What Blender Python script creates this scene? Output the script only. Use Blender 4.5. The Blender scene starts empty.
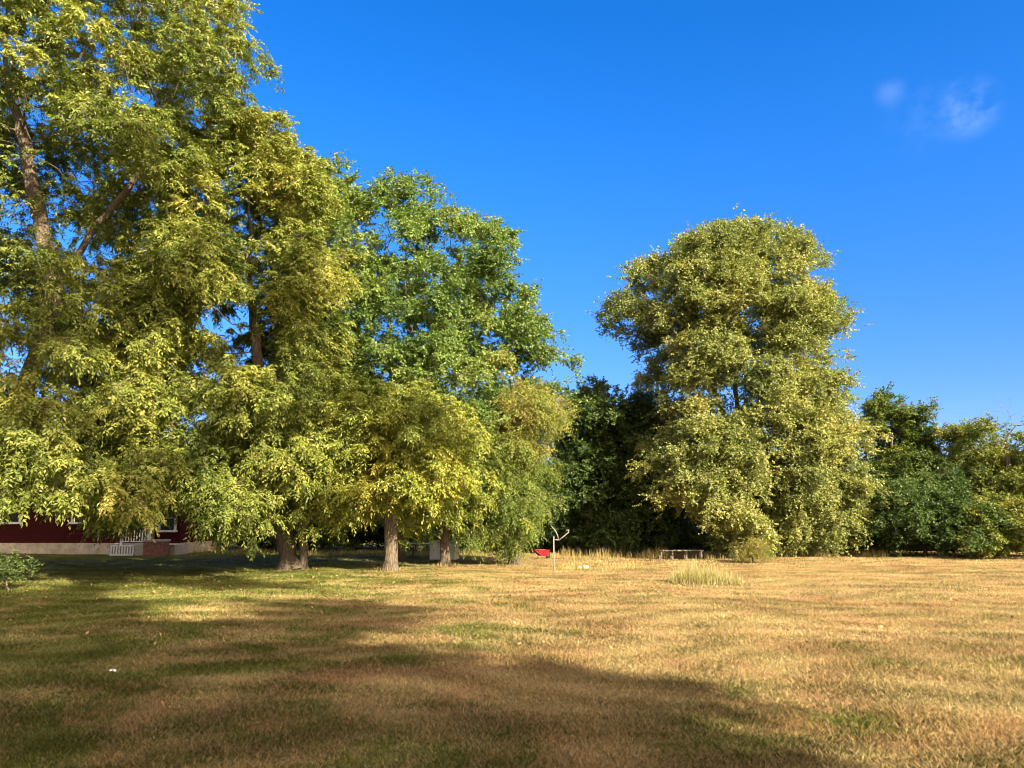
import bpy, bmesh, math, random
import numpy as np

# ------------------------------------------------------------------ camera, sky, sun, exposure
SC = bpy.context.scene
COL = SC.collection
F_PX, PITCH, CAM_H = 769.0, math.radians(9.88), 1.6
SUN_AZ, SUN_EL = math.radians(142), math.radians(29)       # clockwise from +Y (view direction), height
cam = bpy.data.cameras.new('camera'); cam.sensor_width = 36; cam.lens = F_PX / 1024 * 36
cam.clip_start = 0.05; cam.clip_end = 3000
camo = bpy.data.objects.new('camera', cam); COL.objects.link(camo)
camo.location = (0, 0, CAM_H); camo.rotation_euler = (math.pi / 2 + PITCH, 0, 0)
SC.camera = camo
SC.render.engine = 'CYCLES'; SC.cycles.denoising_prefilter = 'ACCURATE'; SC.cycles.filter_width = 1.05
SC.view_settings.view_transform = 'Standard'; SC.view_settings.look = 'None'
SC.view_settings.exposure = 1.95; SC.view_settings.gamma = 1.0; SC.view_settings.use_curve_mapping = False

SUNV = np.array([math.sin(SUN_AZ) * math.cos(SUN_EL), math.cos(SUN_AZ) * math.cos(SUN_EL), math.sin(SUN_EL)])
sun = bpy.data.lights.new('sun', 'SUN'); sun.energy = 4.8; sun.angle = math.radians(0.53); sun.color = (1.0, 0.86, 0.60)
suno = bpy.data.objects.new('sun', sun); COL.objects.link(suno)
from mathutils import Vector
suno.rotation_euler = Vector(SUNV).to_track_quat('Z', 'Y').to_euler(); suno.location = (20, -30, 40)


def pix_dir(px, py):
    v = np.array([px - 512.0, F_PX * math.cos(PITCH) - (384 - py) * math.sin(PITCH), F_PX * math.sin(PITCH) + (384 - py) * math.cos(PITCH)])
    return v / np.linalg.norm(v)


def px2w(px, py, Y):
    """point of the vertical plane y = Y seen at that place of the photograph"""
    d = pix_dir(px, py)
    return np.array([0, 0, CAM_H]) + d * (Y / d[1])


def px2g(px, py):
    d = pix_dir(px, py)
    return np.array([0, 0, CAM_H]) + d * (-CAM_H / d[2])


w = bpy.data.worlds.new('World'); SC.world = w; w.use_nodes = True
nt = w.node_tree; N = nt.nodes; L = nt.links
bg = N['Background']; bg.inputs['Strength'].default_value = 0.073
sky = N.new('ShaderNodeTexSky'); sky.sky_type = 'NISHITA'; sky.sun_disc = False
sky.sun_elevation = SUN_EL; sky.sun_rotation = SUN_AZ; sky.air_density = 1.0; sky.dust_density = 0.3; sky.ozone_density = 2.5; sky.altitude = 300
hs0 = N.new('ShaderNodeHueSaturation'); hs0.inputs['Saturation'].default_value = 1.4
L.new(sky.outputs[0], hs0.inputs['Color'])
gd = N.new('ShaderNodeMixRGB'); gd.blend_type = 'MULTIPLY'; gd.inputs[0].default_value = 1; gd.inputs[2].default_value = (.85, .87, 1.13, 1)
L.new(hs0.outputs[0], gd.inputs[1])
# pale warm haze of the sky on the sun's side
tcs = N.new('ShaderNodeTexCoord'); dt = N.new('ShaderNodeVectorMath'); dt.operation = 'DOT_PRODUCT'; dt.inputs[1].default_value = tuple(SUNV)
L.new(tcs.outputs['Generated'], dt.inputs[0])
hz = N.new('ShaderNodeMapRange'); hz.interpolation_type = 'SMOOTHSTEP'; hz.inputs[1].default_value = 0.05; hz.inputs[2].default_value = 0.85; hz.inputs[3].default_value = 0; hz.inputs[4].default_value = 0.85
L.new(dt.outputs['Value'], hz.inputs[0])
hs = N.new('ShaderNodeMixRGB'); hs.inputs[2].default_value = (14.6, 11.2, 7.0, 1)
sz = N.new('ShaderNodeSeparateXYZ'); L.new(tcs.outputs['Generated'], sz.inputs[0])
lowm = N.new('ShaderNodeMapRange'); lowm.interpolation_type = 'SMOOTHSTEP'; lowm.inputs[1].default_value = 0.0; lowm.inputs[2].default_value = 0.5; lowm.inputs[3].default_value = 1; lowm.inputs[4].default_value = 0
L.new(sz.outputs['Z'], lowm.inputs[0])
lg = N.new('ShaderNodeMixRGB'); lg.inputs[1].default_value = (.95, .95, .98, 1); lg.inputs[2].default_value = (.52, .54, .66, 1); L.new(lowm.outputs[0], lg.inputs[0])
gl_ = N.new('ShaderNodeMixRGB'); gl_.blend_type = 'MULTIPLY'; gl_.inputs[0].default_value = 1; L.new(gd.outputs[0], gl_.inputs[1]); L.new(lg.outputs[0], gl_.inputs[2])
L.new(hz.outputs[0], hs.inputs[0]); L.new(gl_.outputs[0], hs.inputs[1])
geo = N.new('ShaderNodeTexCoord')
last = hs.outputs[0]
for (px, py, rad, amt, sd) in ((968, 108, 0.040, 0.34, 3.0), (890, 92, 0.022, 0.13, 9.0), (930, 112, 0.06, 0.07, 5.0)):
    d = pix_dir(px, py)
    sub = N.new('ShaderNodeVectorMath'); sub.operation = 'SUBTRACT'; sub.inputs[1].default_value = tuple(d)
    L.new(geo.outputs['Generated'], sub.inputs[0])
    nz = N.new('ShaderNodeTexNoise'); nz.inputs['Scale'].default_value = 20; nz.inputs['Detail'].default_value = 4; nz.inputs['Roughness'].default_value = 0.6
    mp = N.new('ShaderNodeMapping'); mp.inputs['Location'].default_value = (sd, sd * 2, 0); mp.inputs['Scale'].default_value = (1, 1, 1.3)
    L.new(geo.outputs['Generated'], mp.inputs[0]); L.new(mp.outputs[0], nz.inputs['Vector'])
    ln = N.new('ShaderNodeVectorMath'); ln.operation = 'LENGTH'; L.new(sub.outputs[0], ln.inputs[0])
    mr = N.new('ShaderNodeMapRange'); mr.inputs[1].default_value = 0.0; mr.inputs[2].default_value = rad; mr.inputs[3].default_value = 1; mr.inputs[4].default_value = 0
    mr.interpolation_type = 'SMOOTHSTEP'
    L.new(ln.outputs['Value'], mr.inputs[0])
    cr = N.new('ShaderNodeMapRange'); cr.inputs[1].default_value = 0.36; cr.inputs[2].default_value = 0.66; cr.inputs[3].default_value = 0; cr.inputs[4].default_value = amt
    cr.interpolation_type = 'SMOOTHSTEP'
    L.new(nz.outputs[0], cr.inputs[0])
    mu = N.new('ShaderNodeMath'); mu.operation = 'MULTIPLY'; L.new(mr.outputs[0], mu.inputs[0]); L.new(cr.outputs[0], mu.inputs[1])
    mx = N.new('ShaderNodeMixRGB'); L.new(mu.outputs[0], mx.inputs[0]); L.new(last, mx.inputs[1]); mx.inputs[2].default_value = (2.4, 3.4, 5.4, 1)
    last = mx.outputs[0]
L.new(last, bg.inputs['Color'])

rng = np.random.default_rng(11)
random.seed(5)


# ------------------------------------------------------------------ materials
def mat(name):
    m = bpy.data.materials.new(name); m.use_nodes = True
    nt = m.node_tree
    return m, nt, nt.nodes, nt.links, nt.nodes['Principled BSDF']


def ramp(N, stops):
    r = N.new('ShaderNodeValToRGB'); e = r.color_ramp.elements
    while len(e) < len(stops): e.new(0.5)
    for k, (p, c) in enumerate(stops): e[k].position = p; e[k].color = (*c, 1)
    return r


def noise(N, L, vec, scale, detail=4, rough=0.55, dist=0.0):
    n = N.new('ShaderNodeTexNoise'); n.inputs['Scale'].default_value = scale; n.inputs['Detail'].default_value = detail
    n.inputs['Roughness'].default_value = rough; n.inputs['Distortion'].default_value = dist
    if vec is not None: L.new(vec, n.inputs['Vector'])
    return n


def leaf_mat(name, stops, transl=0.30, rough=0.50, spec=0.3):
    m, nt, N, L, b = mat(name)
    a = N.new('ShaderNodeAttribute'); a.attribute_name = 'tint'
    r = ramp(N, stops); L.new(a.outputs['Fac'], r.inputs[0])
    L.new(r.outputs[0], b.inputs['Base Color']); b.inputs['Roughness'].default_value = rough
    b.inputs['Specular IOR Level'].default_value = spec
    t = N.new('ShaderNodeBsdfTranslucent')
    mc = N.new('ShaderNodeMixRGB'); mc.blend_type = 'MULTIPLY'; mc.inputs[0].default_value = 1; mc.inputs[2].default_value = (1.2, 1.5, 0.6, 1)
    L.new(r.outputs[0], mc.inputs[1]); L.new(mc.outputs[0], t.inputs['Color'])
    mx = N.new('ShaderNodeMixShader'); mx.inputs[0].default_value = transl
    L.new(b.outputs[0], mx.inputs[1]); L.new(t.outputs[0], mx.inputs[2])
    L.new(mx.outputs[0], N['Material Output'].inputs['Surface'])
    return m


def bark_mat(name, c1, c2, deep=.02):
    m, nt, N, L, b = mat(name)
    tc = N.new('ShaderNodeTexCoord')
    mp = N.new('ShaderNodeMapping'); mp.inputs['Scale'].default_value = (1, 1, 0.22); L.new(tc.outputs['Object'], mp.inputs[0])
    n = noise(N, L, mp.outputs[0], 22, 8, 0.75, 0.8)
    vo = N.new('ShaderNodeTexVoronoi'); vo.feature = 'DISTANCE_TO_EDGE'; vo.inputs['Scale'].default_value = 16; L.new(mp.outputs[0], vo.inputs['Vector'])
    vm = N.new('ShaderNodeMath'); vm.operation = 'MULTIPLY_ADD'; vm.use_clamp = True; L.new(vo.outputs[0], vm.inputs[0]); vm.inputs[1].default_value = 0.9; L.new(n.outputs[0], vm.inputs[2])
    sb = N.new('ShaderNodeMath'); sb.operation = 'SUBTRACT'; L.new(vm.outputs[0], sb.inputs[0]); sb.inputs[1].default_value = 0.15; n = sb
    r = ramp(N, [(0.22, c1), (0.62, c2)]); L.new(n.outputs[0], r.inputs[0])
    L.new(r.outputs[0], b.inputs['Base Color']); b.inputs['Roughness'].default_value = 0.9
    bp = N.new('ShaderNodeBump'); bp.inputs['Strength'].default_value = 0.9; bp.inputs['Distance'].default_value = 0.06
    L.new(n.outputs[0], bp.inputs['Height']); L.new(bp.outputs[0], b.inputs['Normal'])
    return m


def plain(name, col, rough=0.6, var=0.15, scale=6.0, metal=0.0, bump=0.0, stretch=(1, 1, 1)):
    m, nt, N, L, b = mat(name)
    tc = N.new('ShaderNodeTexCoord')
    mp = N.new('ShaderNodeMapping'); mp.inputs['Scale'].default_value = stretch; L.new(tc.outputs['Object'], mp.inputs[0])
    n = noise(N, L, mp.outputs[0], scale, 6, 0.65)
    lo = tuple(max(0, c * (1 - var * 1.6)) for c in col); hi = tuple(min(1, c * (1 + var)) for c in col)
    r = ramp(N, [(0.3, lo), (0.65, hi)]); L.new(n.outputs[0], r.inputs[0]); L.new(r.outputs[0], b.inputs['Base Color'])
    b.inputs['Roughness'].default_value = rough; b.inputs['Metallic'].default_value = metal
    if bump:
        bp = N.new('ShaderNodeBump'); bp.inputs['Strength'].default_value = 0.6; bp.inputs['Distance'].default_value = bump
        L.new(n.outputs[0], bp.inputs['Height']); L.new(bp.outputs[0], b.inputs['Normal'])
    return m


M = {}
M['walnut_leaf'] = leaf_mat('walnut_leaf', [(0, (.052, .085, .022)), (.35, (.140, .175, .038)), (.75, (.255, .265, .06)), (1, (.345, .295, .075))])
M['yellow_leaf'] = leaf_mat('yellow_leaf', [(0, (.08, .115, .022)), (.4, (.18, .215, .042)), (.8, (.30, .295, .055)), (1, (.37, .29, .06))])
M['oak_leaf'] = leaf_mat('oak_leaf', [(0, (.050, .095, .028)), (.5, (.130, .195, .052)), (.85, (.22, .26, .07)), (1, (.27, .21, .065))])
M['fresh_leaf'] = leaf_mat('fresh_leaf', [(0, (.06, .10, .02)), (.5, (.14, .18, .036)), (.85, (.23, .22, .055)), (1, (.29, .21, .075))])
M['cottonwood_leaf'] = leaf_mat('cottonwood_leaf', [(0, (.078, .108, .040)), (.45, (.195, .218, .072)), (.8, (.305, .295, .10)), (1, (.35, .26, .085))], rough=0.5)
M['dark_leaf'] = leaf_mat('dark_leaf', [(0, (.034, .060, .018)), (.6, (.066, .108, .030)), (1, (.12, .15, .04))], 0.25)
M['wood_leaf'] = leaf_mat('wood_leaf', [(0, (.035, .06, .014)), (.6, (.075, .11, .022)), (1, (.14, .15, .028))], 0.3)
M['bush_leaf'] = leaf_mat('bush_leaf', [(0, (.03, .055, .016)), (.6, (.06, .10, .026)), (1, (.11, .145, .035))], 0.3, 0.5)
M['amber_leaf'] = leaf_mat('amber_leaf', [(0, (.055, .085, .018)), (.45, (.125, .15, .03)), (.85, (.20, .195, .045)), (1, (.26, .17, .05))])
M['dry_leaf'] = leaf_mat('dry_leaf', [(0, (.06, .075, .02)), (.45, (.15, .13, .045)), (1, (.25, .15, .07))], 0.25)
M['bark'] = bark_mat('bark', (.04, .03, .022), (.17, .13, .095))
M['pale_bark'] = bark_mat('pale_bark', (.07, .055, .042), (.30, .25, .19))
M['grey_twig'] = bark_mat('grey_twig', (.10, .08, .06), (.22, .18, .14))


# ------------------------------------------------------------------ object helpers
def tag(o, label=None, cat=None, group=None, kind=None):
    if label: o['label'] = label
    if cat: o['category'] = cat
    if group: o['group'] = group
    if kind: o['kind'] = kind
    return o


def empty(name, loc, label=None, cat=None, group=None, rz=0):
    o = bpy.data.objects.new(name, None); COL.objects.link(o); o.location = tuple(loc); o.rotation_euler = (0, 0, rz)
    o.empty_display_size = 0.2
    return tag(o, label, cat, group)


def np_mesh(name, V, faces_n, idx, m, parent=None, attrs=None, smooth=False):
    """V (n,3); idx flat loop indices with faces of faces_n corners each"""
    me = bpy.data.meshes.new(name)
    nf = len(idx) // faces_n
    me.vertices.add(len(V)); me.vertices.foreach_set('co', np.ascontiguousarray(V, np.float32).ravel())
    me.loops.add(len(idx)); me.loops.foreach_set('vertex_index', np.ascontiguousarray(idx, np.int32))
    me.polygons.add(nf)
    me.polygons.foreach_set('loop_start', np.arange(0, nf * faces_n, faces_n, dtype=np.int32))
    if smooth: me.polygons.foreach_set('use_smooth', np.ones(nf, bool))
    for k, a in (attrs or {}).items():
        at = me.attributes.new(k, 'FLOAT', 'POINT'); at.data.foreach_set('value', np.ascontiguousarray(a, np.float32))
    me.update(calc_edges=True)
    me.materials.append(m)
    o = bpy.data.objects.new(name, me); COL.objects.link(o)
    if parent is not None: o.parent = parent
    return o


def obj(name, bm, m, parent=None, smooth=False):
    me = bpy.data.meshes.new(name)
    bmesh.ops.recalc_face_normals(bm, faces=bm.faces)
    bm.to_mesh(me); bm.free()
    if smooth:
        for p in me.polygons: p.use_smooth = True
    me.materials.append(m)
    o = bpy.data.objects.new(name, me); COL.objects.link(o)
    if parent is not None: o.parent = parent
    return o


def box(bm, x0, x1, y0, y1, z0, z1, bev=0.0):
    vs = [bm.verts.new(p) for p in ((x0, y0, z0), (x1, y0, z0), (x1, y1, z0), (x0, y1, z0), (x0, y0, z1), (x1, y0, z1), (x1, y1, z1), (x0, y1, z1))]
    fs = [bm.faces.new([vs[i] for i in q]) for q in ((0, 3, 2, 1), (4, 5, 6, 7), (0, 1, 5, 4), (1, 2, 6, 5), (2, 3, 7, 6), (3, 0, 4, 7))]
    if bev:
        es = list({e for f in fs for e in f.edges})
        bmesh.ops.bevel(bm, geom=es, offset=bev, segments=2, affect='EDGES', profile=0.5)
    return bm


def tube(bm, pts, rad, n=8, caps=True):
    pts = [Vector(p) for p in pts]
    rads = rad if isinstance(rad, (list, tuple)) else [rad] * len(pts)
    rings = []
    ref = Vector((0.31, 0.95, 0.05))
    for i, p in enumerate(pts):
        d = (pts[min(i + 1, len(pts) - 1)] - pts[max(i - 1, 0)]).normalized()
        u = d.cross(ref)
        if u.length < 0.1: u = d.cross(Vector((1, 0, 0)))
        u.normalize(); v = d.cross(u); ref = u.cross(d) * -1 if False else ref
        rings.append([bm.verts.new(p + (u * math.cos(a) + v * math.sin(a)) * rads[i]) for a in [2 * math.pi * k / n for k in range(n)]])
    for a, b in zip(rings, rings[1:]):
        for k in range(n): bm.faces.new((a[k], a[(k + 1) % n], b[(k + 1) % n], b[k]))
    if caps:
        bm.faces.new(rings[0][::-1]); bm.faces.new(rings[-1])
    return bm


def unit(a):
    return a / np.maximum(np.linalg.norm(a, axis=-1, keepdims=True), 1e-9)


# ------------------------------------------------------------------ ground relief
def gz(x, y):
    return 0.05 * np.sin(x * 0.21 + 1.3) * np.sin(y * 0.17) + 0.025 * np.sin(x * 0.6 + y * 0.43) + 0.012 * np.sin(x * 1.7 - y * 1.3 + 2)


def lawn_colour(N, L):
    """the same field of straw, red-brown and green patches for soil and blades"""
    g = N.new('ShaderNodeNewGeometry')
    mp = N.new('ShaderNodeMapping'); mp.inputs['Scale'].default_value = (1, 1, 0); L.new(g.outputs['Position'], mp.inputs[0])
    p = mp.outputs[0]
    red = ramp(N, [(0.43, (0, 0, 0)), (0.64, (1, 1, 1))]); L.new(noise(N, L, p, 0.5, 7, 0.7, 0.8).outputs[0], red.inputs[0])
    mg = N.new('ShaderNodeMapping'); mg.inputs['Scale'].default_value = (1, 1, 0); mg.inputs['Location'].default_value = (31, 17, 0); L.new(g.outputs['Position'], mg.inputs[0])
    gn = noise(N, L, mg.outputs[0], 0.62, 8, 0.72, 0.9)
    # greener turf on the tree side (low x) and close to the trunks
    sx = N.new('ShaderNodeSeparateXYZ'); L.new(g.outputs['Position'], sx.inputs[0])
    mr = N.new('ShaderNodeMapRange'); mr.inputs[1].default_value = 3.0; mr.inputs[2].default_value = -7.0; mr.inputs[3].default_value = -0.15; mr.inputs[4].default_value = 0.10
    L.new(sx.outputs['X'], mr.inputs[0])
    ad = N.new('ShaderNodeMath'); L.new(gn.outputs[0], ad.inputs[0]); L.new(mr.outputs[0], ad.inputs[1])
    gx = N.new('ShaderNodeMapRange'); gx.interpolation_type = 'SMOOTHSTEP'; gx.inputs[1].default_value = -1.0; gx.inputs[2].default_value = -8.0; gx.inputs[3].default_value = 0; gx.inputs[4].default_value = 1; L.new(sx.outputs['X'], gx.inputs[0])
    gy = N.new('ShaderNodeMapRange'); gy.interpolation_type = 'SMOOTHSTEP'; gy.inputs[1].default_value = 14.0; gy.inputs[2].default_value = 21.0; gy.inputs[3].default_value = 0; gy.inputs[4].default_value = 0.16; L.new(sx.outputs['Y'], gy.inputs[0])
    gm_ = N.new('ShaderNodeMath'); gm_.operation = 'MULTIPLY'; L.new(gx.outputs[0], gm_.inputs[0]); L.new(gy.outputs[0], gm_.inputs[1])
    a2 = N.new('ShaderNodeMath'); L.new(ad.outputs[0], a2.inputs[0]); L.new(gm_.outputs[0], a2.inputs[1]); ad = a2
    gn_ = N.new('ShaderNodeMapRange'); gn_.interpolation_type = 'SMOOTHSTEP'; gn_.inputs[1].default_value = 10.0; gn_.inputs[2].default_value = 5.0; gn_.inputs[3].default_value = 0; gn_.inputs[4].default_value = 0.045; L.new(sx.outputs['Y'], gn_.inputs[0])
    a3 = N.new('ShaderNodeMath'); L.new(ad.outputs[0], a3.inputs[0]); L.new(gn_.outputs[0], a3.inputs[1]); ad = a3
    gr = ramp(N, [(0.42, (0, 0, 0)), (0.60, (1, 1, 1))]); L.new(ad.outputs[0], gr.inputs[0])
    ms = N.new('ShaderNodeMapping'); ms.inputs['Scale'].default_value = (0.16, 1.1, 0); ms.inputs['Rotation'].default_value = (0, 0, 0.16); L.new(g.outputs['Position'], ms.inputs[0])
    st = noise(N, L, ms.outputs[0], 1.0, 4, 0.6)
    return p, red.outputs[0], gr.outputs[0], st.outputs[0]


def lawn_mat(name, dry, redc, green, attr=False):
    m, nt, N, L, b = mat(name)
    p, red, gr, st = lawn_colour(N, L)
    m1 = N.new('ShaderNodeMixRGB'); m1.inputs[1].default_value = (*dry, 1); m1.inputs[2].default_value = (*redc, 1); L.new(red, m1.inputs[0])
    m2 = N.new('ShaderNodeMixRGB'); L.new(m1.outputs[0], m2.inputs[1]); m2.inputs[2].default_value = (*green, 1)
    if attr:
        a = N.new('ShaderNodeAttribute'); a.attribute_name = 'tint'
        mm = N.new('ShaderNodeMath'); mm.operation = 'MULTIPLY_ADD'; L.new(a.outputs['Fac'], mm.inputs[0]); mm.inputs[1].default_value = 1.3; mm.inputs[2].default_value = -0.62
        m3 = N.new('ShaderNodeMath'); m3.use_clamp = True; L.new(gr, m3.inputs[0]); L.new(mm.outputs[0], m3.inputs[1])
        L.new(m3.outputs[0], m2.inputs[0])
        v = N.new('ShaderNodeMapRange'); L.new(a.outputs['Fac'], v.inputs[0]); v.inputs[3].default_value = 1.42; v.inputs[4].default_value = 0.55
    else:
        L.new(gr, m2.inputs[0])
        n2 = noise(N, L, p, 22, 5, 0.7)
        v = N.new('ShaderNodeMapRange'); L.new(n2.outputs[0], v.inputs[0]); v.inputs[1].default_value = 0.3; v.inputs[2].default_value = 0.7; v.inputs[3].default_value = 0.55; v.inputs[4].default_value = 1.25
    sv = N.new('ShaderNodeMapRange'); L.new(st, sv.inputs[0]); sv.inputs[1].default_value = 0.3; sv.inputs[2].default_value = 0.7; sv.inputs[3].default_value = 0.76; sv.inputs[4].default_value = 1.18
    mv = N.new('ShaderNodeMath'); mv.operation = 'MULTIPLY'; L.new(v.outputs[0], mv.inputs[0]); L.new(sv.outputs[0], mv.inputs[1])
    h = N.new('ShaderNodeHueSaturation'); L.new(m2.outputs[0], h.inputs['Color']); L.new(mv.outputs[0], h.inputs['Value'])
    L.new(h.outputs[0], b.inputs['Base Color']); b.inputs['Roughness'].default_value = 0.75; b.inputs['Specular IOR Level'].default_value = 0.2
    if attr:
        t = N.new('ShaderNodeBsdfTranslucent'); L.new(h.outputs[0], t.inputs['Color'])
        mx = N.new('ShaderNodeMixShader'); mx.inputs[0].default_value = 0.3
        L.new(b.outputs[0], mx.inputs[1]); L.new(t.outputs[0], mx.inputs[2]); L.new(mx.outputs[0], N['Material Output'].inputs['Surface'])
    else:
        bp = N.new('ShaderNodeBump'); bp.inputs['Strength'].default_value = 0.7; bp.inputs['Distance'].default_value = 0.04
        L.new(n2.outputs[0], bp.inputs['Height']); L.new(bp.outputs[0], b.inputs['Normal'])
    return m


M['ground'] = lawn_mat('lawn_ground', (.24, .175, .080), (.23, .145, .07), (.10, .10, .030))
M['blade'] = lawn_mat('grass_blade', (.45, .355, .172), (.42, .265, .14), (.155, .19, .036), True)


def build_ground():
    xs = np.concatenate([[-600, -200], np.linspace(-60, 60, 161), [200, 600]])
    ys = np.concatenate([[-600, -100], np.linspace(-24, 70, 127), [200, 900]])
    X, Y = np.meshgrid(xs, ys)
    inside = (np.abs(X) < 61) & (Y > -25) & (Y < 71)
    Z = np.where(inside, gz(X, Y), 0)
    V = np.stack([X, Y, Z], -1).reshape(-1, 3)
    nx = len(xs); i, j = np.meshgrid(np.arange(nx - 1), np.arange(len(ys) - 1))
    a = (j * nx + i).ravel()
    idx = np.stack([a, a + 1, a + nx + 1, a + nx], 1).ravel()
    o = np_mesh('ground', V, 4, idx, M['ground'], smooth=True)
    tag(o, 'mown late summer lawn of dry straw and green patches', 'ground', kind='structure')


build_ground()


def build_grass():
    parts = []
    for (y0, y1, dens, h, wd) in ((3.2, 6.5, 10500, .05, .0036), (6.5, 10, 6000, .048, .0045), (10, 16, 3000, .045, .0062), (16, 26, 1150, .045, .0095), (26, 37, 420, .05, .015)):
        hw = lambda y: y * 0.70 + 1.2
        area = (y1 - y0) * (hw(y0) + hw(y1))
        n = int(area * dens)
        y = np.sqrt(rng.uniform(0, 1, n) * ((y1) ** 2 - y0 ** 2) + y0 ** 2)
        x = rng.uniform(-1, 1, n) * hw(y)
        parts.append((x, y, np.full(n, h), np.full(n, wd)))
    x, y, h, wd = [np.concatenate(q) for q in zip(*parts)]
    n = len(x)
    # tufts: heights follow a patchy field
    fld = np.sin(x * 2.3 + np.sin(y * 1.7) * 2) * np.sin(y * 2.9 + np.sin(x * 1.3) * 2)
    h = h * rng.uniform(0.45, 1.25, n) * (1 + 0.28 * fld)
    az = rng.uniform(0, 2 * np.pi, n); lean = rng.uniform(0.2, 1.5, n)
    z = gz(x, y)
    base = np.stack([x, y, z - 0.004], -1)
    wv = np.stack([np.cos(az + 1.57), np.sin(az + 1.57), np.zeros(n)], -1) * (wd * rng.uniform(.6, 1.3, n))[:, None] * 0.5
    dirv = unit(np.stack([np.cos(az) * lean, np.sin(az) * lean, np.ones(n)], -1))
    mid = base + dirv * (h * 0.55)[:, None]
    d2 = unit(np.stack([np.cos(az) * lean * 1.9, np.sin(az) * lean * 1.9, np.full(n, 0.75)], -1))
    tip = mid + d2 * (h * 0.5)[:, None]
    V = np.stack([base - wv, base + wv, mid + wv * .8, tip, mid - wv * .8], 1).reshape(-1, 3)
    a = np.arange(n) * 5
    idx = np.stack([a, a + 1, a + 2, a + 3, a + 4], 1).ravel()
    # straw and live blades mixed; blades of one tuft alike
    t = np.clip(rng.uniform(0, 1, n) * 0.8 + 0.1 + 0.18 * fld, 0, 1)
    o = np_mesh('grass', V, 5, idx, M['blade'], attrs={'tint': np.repeat(t, 5)})
    tag(o, 'short mown grass blades, dry straw and green, all over the lawn', 'grass', kind='stuff')


build_grass()


# ------------------------------------------------------------------ trees
class Fld:
    """smooth random field in space, about -1..1"""
    def __init__(s, scale, r, n=7):
        s.k = r.normal(0, 1, (n, 3)) / scale * 1.6; s.p = r.uniform(0, 6.28, n)

    def __call__(s, P):
        return np.sin(P @ s.k.T + s.p).sum(1) / math.sqrt(len(s.p)) / 0.9


def inside(poly, x, y):
    c = np.zeros(len(x), bool)
    n = len(poly)
    for i in range(n):
        x0, y0 = poly[i]; x1, y1 = poly[(i + 1) % n]
        if y0 == y1: continue
        c ^= ((y0 > y) != (y1 > y)) & (x < (x1 - x0) * (y - y0) / (y1 - y0) + x0)
    return c


def crown_points(poly, Y, n, r, thick=1.0, cap=7.0, shell=0.5, gap=-0.45, gap_scale=1.5, ppc=16, clump=.42, clear=(), axis=(0, 1, 0)):
    axis = np.array(axis)
    poly = np.array(poly); lo = poly.min(0); hi = poly.max(0)
    zs = np.linspace(lo[1], hi[1], 160)
    ext = []
    for z in zs:
        xs = []
        for i in range(len(poly)):
            a, b = poly[i], poly[(i + 1) % len(poly)]
            if (a[1] > z) != (b[1] > z): xs.append(a[0] + (b[0] - a[0]) * (z - a[1]) / (b[1] - a[1]))
        ext.append((min(xs), max(xs)) if xs else (np.nan, np.nan))
    ext = np.array(ext); ok = ~np.isnan(ext[:, 0])
    k = np.ones(15) / 15
    pad = lambda a: np.convolve(np.pad(a, 7, mode='edge'), k, 'valid')
    xl = pad(np.interp(zs, zs[ok], ext[ok, 0])); xr = pad(np.interp(zs, zs[ok], ext[ok, 1]))
    fld = Fld(gap_scale * 1.3, r)
    nc = max(6, int(n / ppc)); C = []; tot = 0
    while tot < nc:
        m = nc * 4
        x = r.uniform(lo[0], hi[0], m); z = r.uniform(lo[1], hi[1], m)
        q = inside(poly, x, z); mg = clump * .95
        for ox, oz in ((mg, 0), (-mg, 0), (0, mg), (0, -mg * .8)): q &= inside(poly, x + ox, z + oz) | (r.uniform(0, 1, m) < .12)
        x, z = x[q], z[q]
        a, b = np.interp(z, zs, xl), np.interp(z, zs, xr)
        xc, hw = (a + b) / 2, (b - a) / 2
        T = np.minimum(np.sqrt(np.clip(hw ** 2 - (x - xc) ** 2, 0.04, None)) * thick, cap)
        s = r.uniform(-1, 1, len(x)); s = np.sign(s) * np.abs(s) ** shell
        keep = r.uniform(0, 1, len(x)) < (T / T.max()) ** 0.6
        P = (np.stack([x, np.full(len(x), Y), z], -1) + (s * T)[:, None] * axis)[keep]
        for cx_, cz_, cr_ in clear: P = P[(np.hypot(P[:, 0] - cx_, P[:, 2] - cz_) > cr_) | (P[:, 1] > Y + .8)]
        P = P[(fld(P) + r.normal(0, .25, len(P)) > gap) & (P[:, 2] > .4)]
        C.append(P); tot += len(P)
    C = np.concatenate(C)[:nc]
    # boughs: flattened clumps of uneven size and a slight downward tilt away from the stem
    sg = clump * r.uniform(.55, 1.45, nc)
    k = np.maximum(2, (ppc * (sg / clump) ** 1.6).astype(int))
    ci = np.repeat(np.arange(nc), k)
    off = r.normal(0, 1, (len(ci), 3)) * sg[ci][:, None] * np.array([1, 1, .55])
    outv = C[ci] - np.array([(poly[:, 0].mean()), Y, 0]); outv[:, 2] = 0; outv = unit(outv)
    along = (off * outv).sum(1)
    off[:, 2] -= along * .35
    off += outv * (along * .25)[:, None]
    P = C[ci] + off
    P = P[P[:, 2] > 0.3]
    return P[r.permutation(len(P))]


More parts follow.
